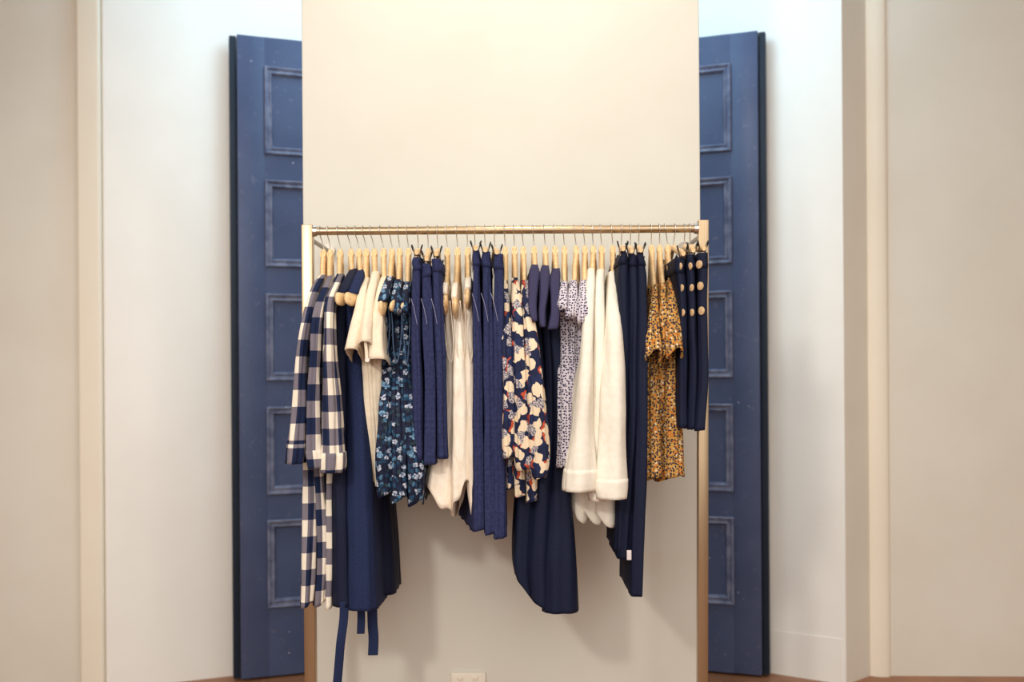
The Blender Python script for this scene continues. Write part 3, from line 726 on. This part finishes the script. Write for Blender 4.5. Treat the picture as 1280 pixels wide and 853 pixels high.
# 24-26 navy dresses with cap sleeves
hooks = [668, 682, 694]; necks = [669.5, 683.5, 695.5]
sl = [[(331, 666, 675, 2.95, 3.02), (340, 661.5, 677, 2.90, 3.0), (357, 661, 675, 2.85, 2.95), (380, 661, 673, 2.81, 2.9), (392, 663, 674, 2.79, 2.88), (402, 666, 673, 2.78, 2.86)],
      [(332, 679.5, 689, 2.95, 3.02), (342, 675.5, 690.5, 2.90, 3.0), (360, 674.5, 688, 2.85, 2.95), (384, 674, 684.5, 2.81, 2.9), (400, 674, 684, 2.79, 2.88), (409, 675, 684, 2.78, 2.86)],
      [(336, 692, 702, 2.95, 3.02), (346, 688.5, 704, 2.90, 3.0), (364, 689, 702, 2.85, 2.95), (385, 689, 700, 2.81, 2.9), (402, 686.5, 700, 2.79, 2.88), (412, 685, 699, 2.78, 2.87)]]
bd = [[(334, 667, 674, 2.97, 3.04), (350, 664, 675, 2.9, 3.1), (390, 664, 676, 2.90, 3.15), (480, 664, 682, 2.90, 3.15), (560, 652, 680, 2.90, 3.15), (620, 642, 670, 2.89, 3.15), (700, 636.5, 662, 2.88, 3.15), (722, 639, 664, 2.88, 3.15)],
      [(335, 681, 688, 2.97, 3.04), (350, 678, 689, 2.9, 3.1), (390, 677, 689, 2.90, 3.15), (480, 679, 695, 2.90, 3.15), (560, 670, 695, 2.88, 3.15), (620, 662, 692, 2.86, 3.15), (700, 655, 690, 2.86, 3.15), (748, 657, 690, 2.86, 3.15)],
      [(339, 693, 701, 2.97, 3.04), (355, 690, 702, 2.9, 3.1), (395, 689, 700, 2.89, 3.15), (480, 690, 707, 2.88, 3.15), (560, 688, 710, 2.87, 3.15), (620, 684, 713, 2.85, 3.15), (700, 676, 718, 2.84, 3.15), (769, 674, 721, 2.84, 3.15)]]
for i in range(3):
    g = garment('cap_sleeved_dress', hooks[i], '%s of the three long dark navy dresses with cap sleeves' % POS3[i], 'dress', 'navy cap sleeved dresses')
    s = sd(); loft('body', bd[i], M['navycrepe'], g, seed=s, amp=.0025, lam=.06, hem=[lambda k, d, s_: -.075*LAT[0], lambda k, d, s_: -.045*LAT[0]**.6, lambda k, d, s_: 0][i])
    both_sleeves(g, sl[i], M['navy'], None, seed=s, amp=.0012, lam=.04, ramp=.5)
    wood_hanger(hooks[i], necks[i], hidden_tip(sl[i]), 'wooden hanger carrying the %s navy cap sleeved dress' % POS3[i], sl[i])

# 27-29 spotted lilac tops
hooks = [705.5, 719.5, 731]; necks = [707.5, 722, 733]
dt = [[(352, 702, 711, 2.91, 3.08), (368, 699, 712, 2.84, 3.14), (387, 697.5, 712.5, 2.80, 3.18), (394, 700, 712, 2.88, 3.14), (430, 699, 714, 2.89, 3.14), (480, 698, 716, 2.86, 3.16), (585, 693, 713, 2.83, 3.16)],
      [(351, 714.5, 724, 2.91, 3.08), (368, 711.5, 725, 2.84, 3.14), (397, 709, 724, 2.80, 3.18), (404, 712, 724, 2.88, 3.14), (430, 710, 724, 2.89, 3.14), (480, 708, 726, 2.86, 3.16), (580, 703, 724, 2.83, 3.16)],
      [(351, 727, 737, 2.91, 3.08), (368, 725, 738, 2.84, 3.14), (404, 724, 737, 2.80, 3.18), (412, 725, 737, 2.88, 3.14), (440, 722, 737, 2.89, 3.14), (480, 720, 737, 2.86, 3.16), (585, 714, 734, 2.83, 3.16)]]
for i in range(3):
    g = garment('spotted_top', hooks[i], '%s of the three pale lilac tops with small dark spots' % POS3[i], 'top', 'spotted lilac tops')
    loft('body', dt[i], M['dot'], g, seed=sd(), amp=.0032, lam=.02, uoff=.1*i, gather=(385, 460), hem=lambda k, d, s_: .003*math.sin(s_*60))
    wood_hanger(hooks[i], necks[i], hidden_tip(dt[i], 1), 'wooden hanger carrying the %s spotted lilac top' % POS3[i], dt[i])

# 30-32 off-white long-sleeved shirts
hooks = [742, 752, 766]; necks = [743.5, 754, 768]
sl = [[(337, 737, 746, 2.94, 3.0), (350, 735, 747, 2.88, 2.96), (380, 731, 746, 2.82, 2.9), (430, 727, 744, 2.78, 2.87), (490, 719, 742, 2.75, 2.86), (550, 712, 743, 2.74, 2.86), (594, 706, 745, 2.74, 2.86)],
      [(338, 749, 758.5, 2.94, 3.0), (355, 746, 759, 2.88, 2.96), (400, 743, 759, 2.82, 2.9), (480, 740, 760, 2.79, 2.87), (560, 736, 761, 2.78, 2.86), (606, 735, 757, 2.78, 2.86)],
      [(341, 763, 773.5, 2.94, 3.0), (360, 761, 776, 2.88, 2.96), (400, 758, 779, 2.80, 2.9), (460, 754, 782, 2.76, 2.87), (520, 750, 784, 2.74, 2.87), (570, 748, 784.5, 2.74, 2.87), (606, 747, 784, 2.74, 2.87)]]
cf = [[(590, 705.5, 745.5, 2.732, 2.865), (605, 703.5, 745, 2.73, 2.865), (617, 703, 743.5, 2.73, 2.865)],
      [(602, 734.5, 758, 2.772, 2.865), (616, 735, 757, 2.77, 2.865), (629, 736, 756, 2.77, 2.865)],
      [(602, 746, 785.5, 2.732, 2.875), (616, 745.5, 785, 2.73, 2.875), (627, 747, 783.5, 2.73, 2.875)]]
bd = [[(340, 738, 745, 2.97, 3.03), (358, 736, 746, 2.9, 3.12), (400, 734, 747, 2.88, 3.17), (500, 728, 744, 2.88, 3.17), (600, 713, 738, 2.89, 3.16), (658, 710, 735, 2.89, 3.16)],
      [(341, 750, 757, 2.97, 3.03), (358, 748, 758, 2.9, 3.12), (400, 746, 759, 2.88, 3.17), (500, 742, 760, 2.88, 3.17), (600, 727, 754, 2.88, 3.16), (660, 725, 753, 2.88, 3.16)],
      [(344, 765, 772, 2.97, 3.03), (362, 763, 773, 2.9, 3.12), (400, 761, 774, 2.88, 3.17), (500, 755, 776, 2.88, 3.17), (600, 743, 773, 2.86, 3.16), (664, 741, 771, 2.86, 3.16)]]
for i in range(3):
    g = garment('long_sleeved_shirt', hooks[i], '%s of the three off white linen shirts with long sleeves' % POS3[i], 'shirt', 'off white linen shirts')
    s = sd(); loft('body', bd[i], M['white'], g, seed=s, amp=.0016, lam=.07, hem=lambda k, d, s_: .055*(1-LAT[0])**2.4+.012*LAT[0]**6)
    both_sleeves(g, sl[i], M['white'], cf[i], seed=s, amp=.0042, lam=.1, ramp=.5)
    wood_hanger(hooks[i], necks[i], hidden_tip(sl[i]), 'wooden hanger carrying the %s off white linen shirt' % POS3[i], sl[i])

# 33-35 dark navy wide trousers
hooks = [779, 790, 800.5]; necks = [778.6, 789.8, 800.3]
tz = [[(318, 778, 785.5, 2.80, 3.12), (334, 774.5, 788), (350, 773, 788), (400, 774, 788), (500, 773, 788, 2.81), (600, 770, 786, 2.82), (692, 765, 782, 2.84, 3.12)],
      [(321, 789, 797, 2.80, 3.12), (336, 787.5, 799.5), (350, 787, 800), (400, 786.5, 800), (500, 784, 799), (600, 778, 794, 2.82), (702, 768, 786, 2.83, 3.12)],
      [(320, 799.5, 807, 2.80, 3.12), (336, 798.5, 810), (350, 798.5, 812), (400, 798.5, 812), (500, 796, 811), (600, 791, 808), (700, 786, 803), (749, 784, 801, 2.80, 3.12)]]
tx = [781, 791.5, 803]
for i in range(3):
    g = garment('wide_trousers', hooks[i], '%s of the three dark navy wide trousers right of the off white shirts' % POS3[i], 'trousers', 'dark navy wide trousers')
    s = sd(); loft('body', tz[i], M['navycrepe'], g, seed=s, amp=.0024, lam=.03, cap=False, hem=[None, None, None][i])
    waistband(g, tz[i], M['navycrepe'], s, 14)
    if i == 1:
        p = at(782, 689, 2.824)
        tm = MB().box((p.x-.006, 2.808, p.z-.028), (p.x+.007, 2.811, p.z), .0008); t_ = tidy(tm.build('care_label', M['tag'], g)); t_['label'] = 'small white care label'
    clip_hanger(hooks[i], necks[i], 'wooden clip hanger carrying the %s dark navy wide trousers' % POS3[i], tz[i][0][0]-5, tx[i])

# 36-38 ochre ditsy ruffle sleeve tops
hooks = [815.8, 826, 833]; necks = [816.2, 826.5, 836.5]
oc_ = [[(358, 815.5, 823, 2.93, 3.0), (378, 814, 825, 2.87, 2.96), (400, 811.5, 826, 2.82, 2.92), (420, 808, 827, 2.79, 2.92), (438, 807, 829, 2.77, 2.93)],
       [(356, 826, 834, 2.93, 3.0), (378, 826, 836, 2.87, 2.96), (400, 825, 838, 2.83, 2.92), (425, 825, 840, 2.81, 2.92), (443, 824, 840, 2.80, 2.93)],
       [(352, 837, 845, 2.93, 3.0), (372, 835, 849, 2.87, 2.96), (395, 834, 853, 2.82, 2.92), (420, 835, 854, 2.79, 2.92), (436, 835, 856, 2.77, 2.93)]]
bd = [[(362, 816, 822, 2.96, 3.04), (380, 814, 824, 2.90, 3.12), (420, 811, 825, 2.88, 3.15), (480, 807, 825, 2.86, 3.16), (540, 804, 825, 2.85, 3.16), (602, 801, 827, 2.84, 3.16)],
      [(360, 827, 833, 2.96, 3.04), (380, 826, 835, 2.90, 3.12), (420, 824, 836, 2.89, 3.15), (480, 820, 834, 2.89, 3.16), (540, 818, 834, 2.89, 3.16), (604, 817, 834, 2.88, 3.16)],
      [(356, 838, 845, 2.96, 3.04), (376, 836, 847, 2.90, 3.12), (420, 835, 850, 2.88, 3.15), (480, 833, 850, 2.86, 3.16), (540, 832, 853, 2.85, 3.16), (600, 830, 856, 2.84, 3.16)]]
for i in range(3):
    g = garment('ruffle_sleeve_top', hooks[i], '%s of the three mustard ditsy print tops with ruffled sleeves' % POS3[i], 'top', 'mustard ditsy print tops')
    s = sd(); loft('body', bd[i], M['ochre'], g, seed=s, amp=.0036, lam=.024, uoff=i*.15, hem=lambda k, d, s_: .004*math.sin(s_*70))
    both_sleeves(g, oc_[i], M['ochre'], None, seed=s, amp=.0042, lam=.02, uoff=i*.12, ramp=1.0, hem=lambda k, d, s_: .016*math.sin(s_*75+1)-.018)
    wood_hanger(hooks[i], necks[i], hidden_tip(oc_[i]), 'wooden hanger carrying the %s mustard ditsy print top' % POS3[i], oc_[i])

# 39-41 navy button-front skirts
hooks = [846, 857.5, 864]; necks = [843.5, 857.5, 864.3]
sk = [[(326, 846, 858.5, 2.81, 3.12), (342, 846, 859), (352, 847, 860), (400, 849, 861), (480, 848, 861), (538, 847, 861, 2.80, 3.12)],
      [(322, 861.5, 871, 2.80, 3.12), (338, 861, 872), (348, 862, 873), (400, 862.5, 873), (480, 861, 873), (540, 858, 872, 2.80, 3.12)],
      [(320, 875, 888, 2.79, 3.12), (340, 874.5, 888), (350, 875, 888), (400, 875, 888), (480, 873, 887), (542, 867.5, 882, 2.79, 3.12)]]
tx = [856, 868.5, 882]
bx = [(851.5, 853, 854), (864, 865.5, 865.5), (875.5, 876.5, 877.5)]
for i in range(3):
    g = garment('button_skirt', hooks[i], '%s of the three dark navy button front skirts at the right end of the rail' % POS3[i], 'skirt', 'navy button front skirts')
    s = sd(); loft('body', sk[i], M['navycrepe'], g, seed=s, amp=.0016, lam=.03, cap=False, hem=lambda k, d, s_: .002*math.sin(s_*70))
    waistband(g, sk[i], M['navycrepe'], s, 18)
    for (y, x) in zip((334, 361, 392), bx[i]):
        Y = sk[i][0][3]-.004
        c = at(x, y+(2 if i < 2 else 0), Y+.004); ax = Vector((-.93, -.37, 0)) if i < 2 else Vector((-.84, -.54, 0))
        ax.normalize(); rs = [.0075, .0095, .0095, .0075]; rs = [q*(1.25 if i == 2 else 1.1) for q in rs]
        mb = MB().tube([c-ax*.003, c-ax*.0018, c+ax*.001, c+ax*.0022], rs, 18, up=Vector((0, 0, 1)))
        bt = tidy(mb.build('button', M['button'], g), 40)
    clip_hanger(hooks[i], necks[i], 'wooden clip hanger carrying the %s navy button skirt' % POS3[i], sk[i][0][0]-6, tx[i])

# ------------------------------------------------------------------ lights
def spot(name, loc, target, energy, col, size=70, blend=.6, rad=.05):
    l = bpy.data.lights.new(name, 'SPOT'); l.energy = energy; l.color = col; l.spot_size = math.radians(size); l.spot_blend = blend; l.shadow_soft_size = rad
    o = bpy.data.objects.new(name, l); COL.objects.link(o); o.location = loc
    o.rotation_euler = (Vector(target)-Vector(loc)).to_track_quat('-Z', 'Y').to_euler(); return o
def area(name, loc, target, sx, sy, energy, col):
    l = bpy.data.lights.new(name, 'AREA'); l.shape = 'RECTANGLE'; l.size = sx; l.size_y = sy; l.energy = energy; l.color = col
    o = bpy.data.objects.new(name, l); COL.objects.link(o); o.location = loc
    o.rotation_euler = (Vector(target)-Vector(loc)).to_track_quat('-Z', 'Y').to_euler(); return o
WARM = (1, .95, .86)
spot('track_spot', (-1.5, -.8, 2.8), (.1, 3.4, 1.5), 190, WARM, 70, .6, .17)
spot('track_spot', (.1, 1.9, 3.62), (.05, 3.2, 1.9), 30, WARM, 100, .7, .05)
spot('track_spot', (1.3, .7, 3.3), (0, 3.3, 1.4), 15, WARM, 60, .8, .06)
spot('track_spot', (.05, 2.5, 3.62), (.02, 3.3, 2.5), 36, WARM, 75, .5, .04)
area('window_daylight', (0, 3.66, 3.6), (0, 4.5, 1.2), 2.8, .25, 19, (.46, .78, 1))
area('niche_fill', (0, 3.47, 2.75), (0, 4.6, 2.6), 1.1, 1.5, 17, (.52, .80, 1))  # added cool fill, unseen behind the panel, tints the niche walls
area('front_fill', (0, -1.4, 2.0), (0, 3, 1.3), 4.5, 2.6, 62, (1, .965, .93))  # added broad frontal fill behind the camera, not an actual window
area('overhead_fill', (0, .3, 3.62), (0, .75, 0), 5.8, 2.2, 98, (1, .965, .92))  # added fill from above, gives the clothes a top-down falloff
w = bpy.data.worlds.new('world'); sc.world = w; w.use_nodes = True
wt = NT(w.node_tree); tc = wt.n('ShaderNodeTexCoord'); sx = wt.n('ShaderNodeSeparateXYZ'); wt.l(tc.outputs['Generated'], sx.inputs[0])
wc = wt.ramp(wt.math('ADD', wt.math('MULTIPLY', sx.outputs[2], .5), .5), [(.35, (.30, .17, .09, 1)), (.55, (.9, .82, .72, 1))])
wt.l(wc, w.node_tree.nodes['Background'].inputs[0]); w.node_tree.nodes['Background'].inputs[1].default_value = .6

sc.view_settings.view_transform = 'Standard'; sc.view_settings.look = 'None'
sc.view_settings.exposure = 0.0; sc.view_settings.gamma = 1; sc.view_settings.use_curve_mapping = False
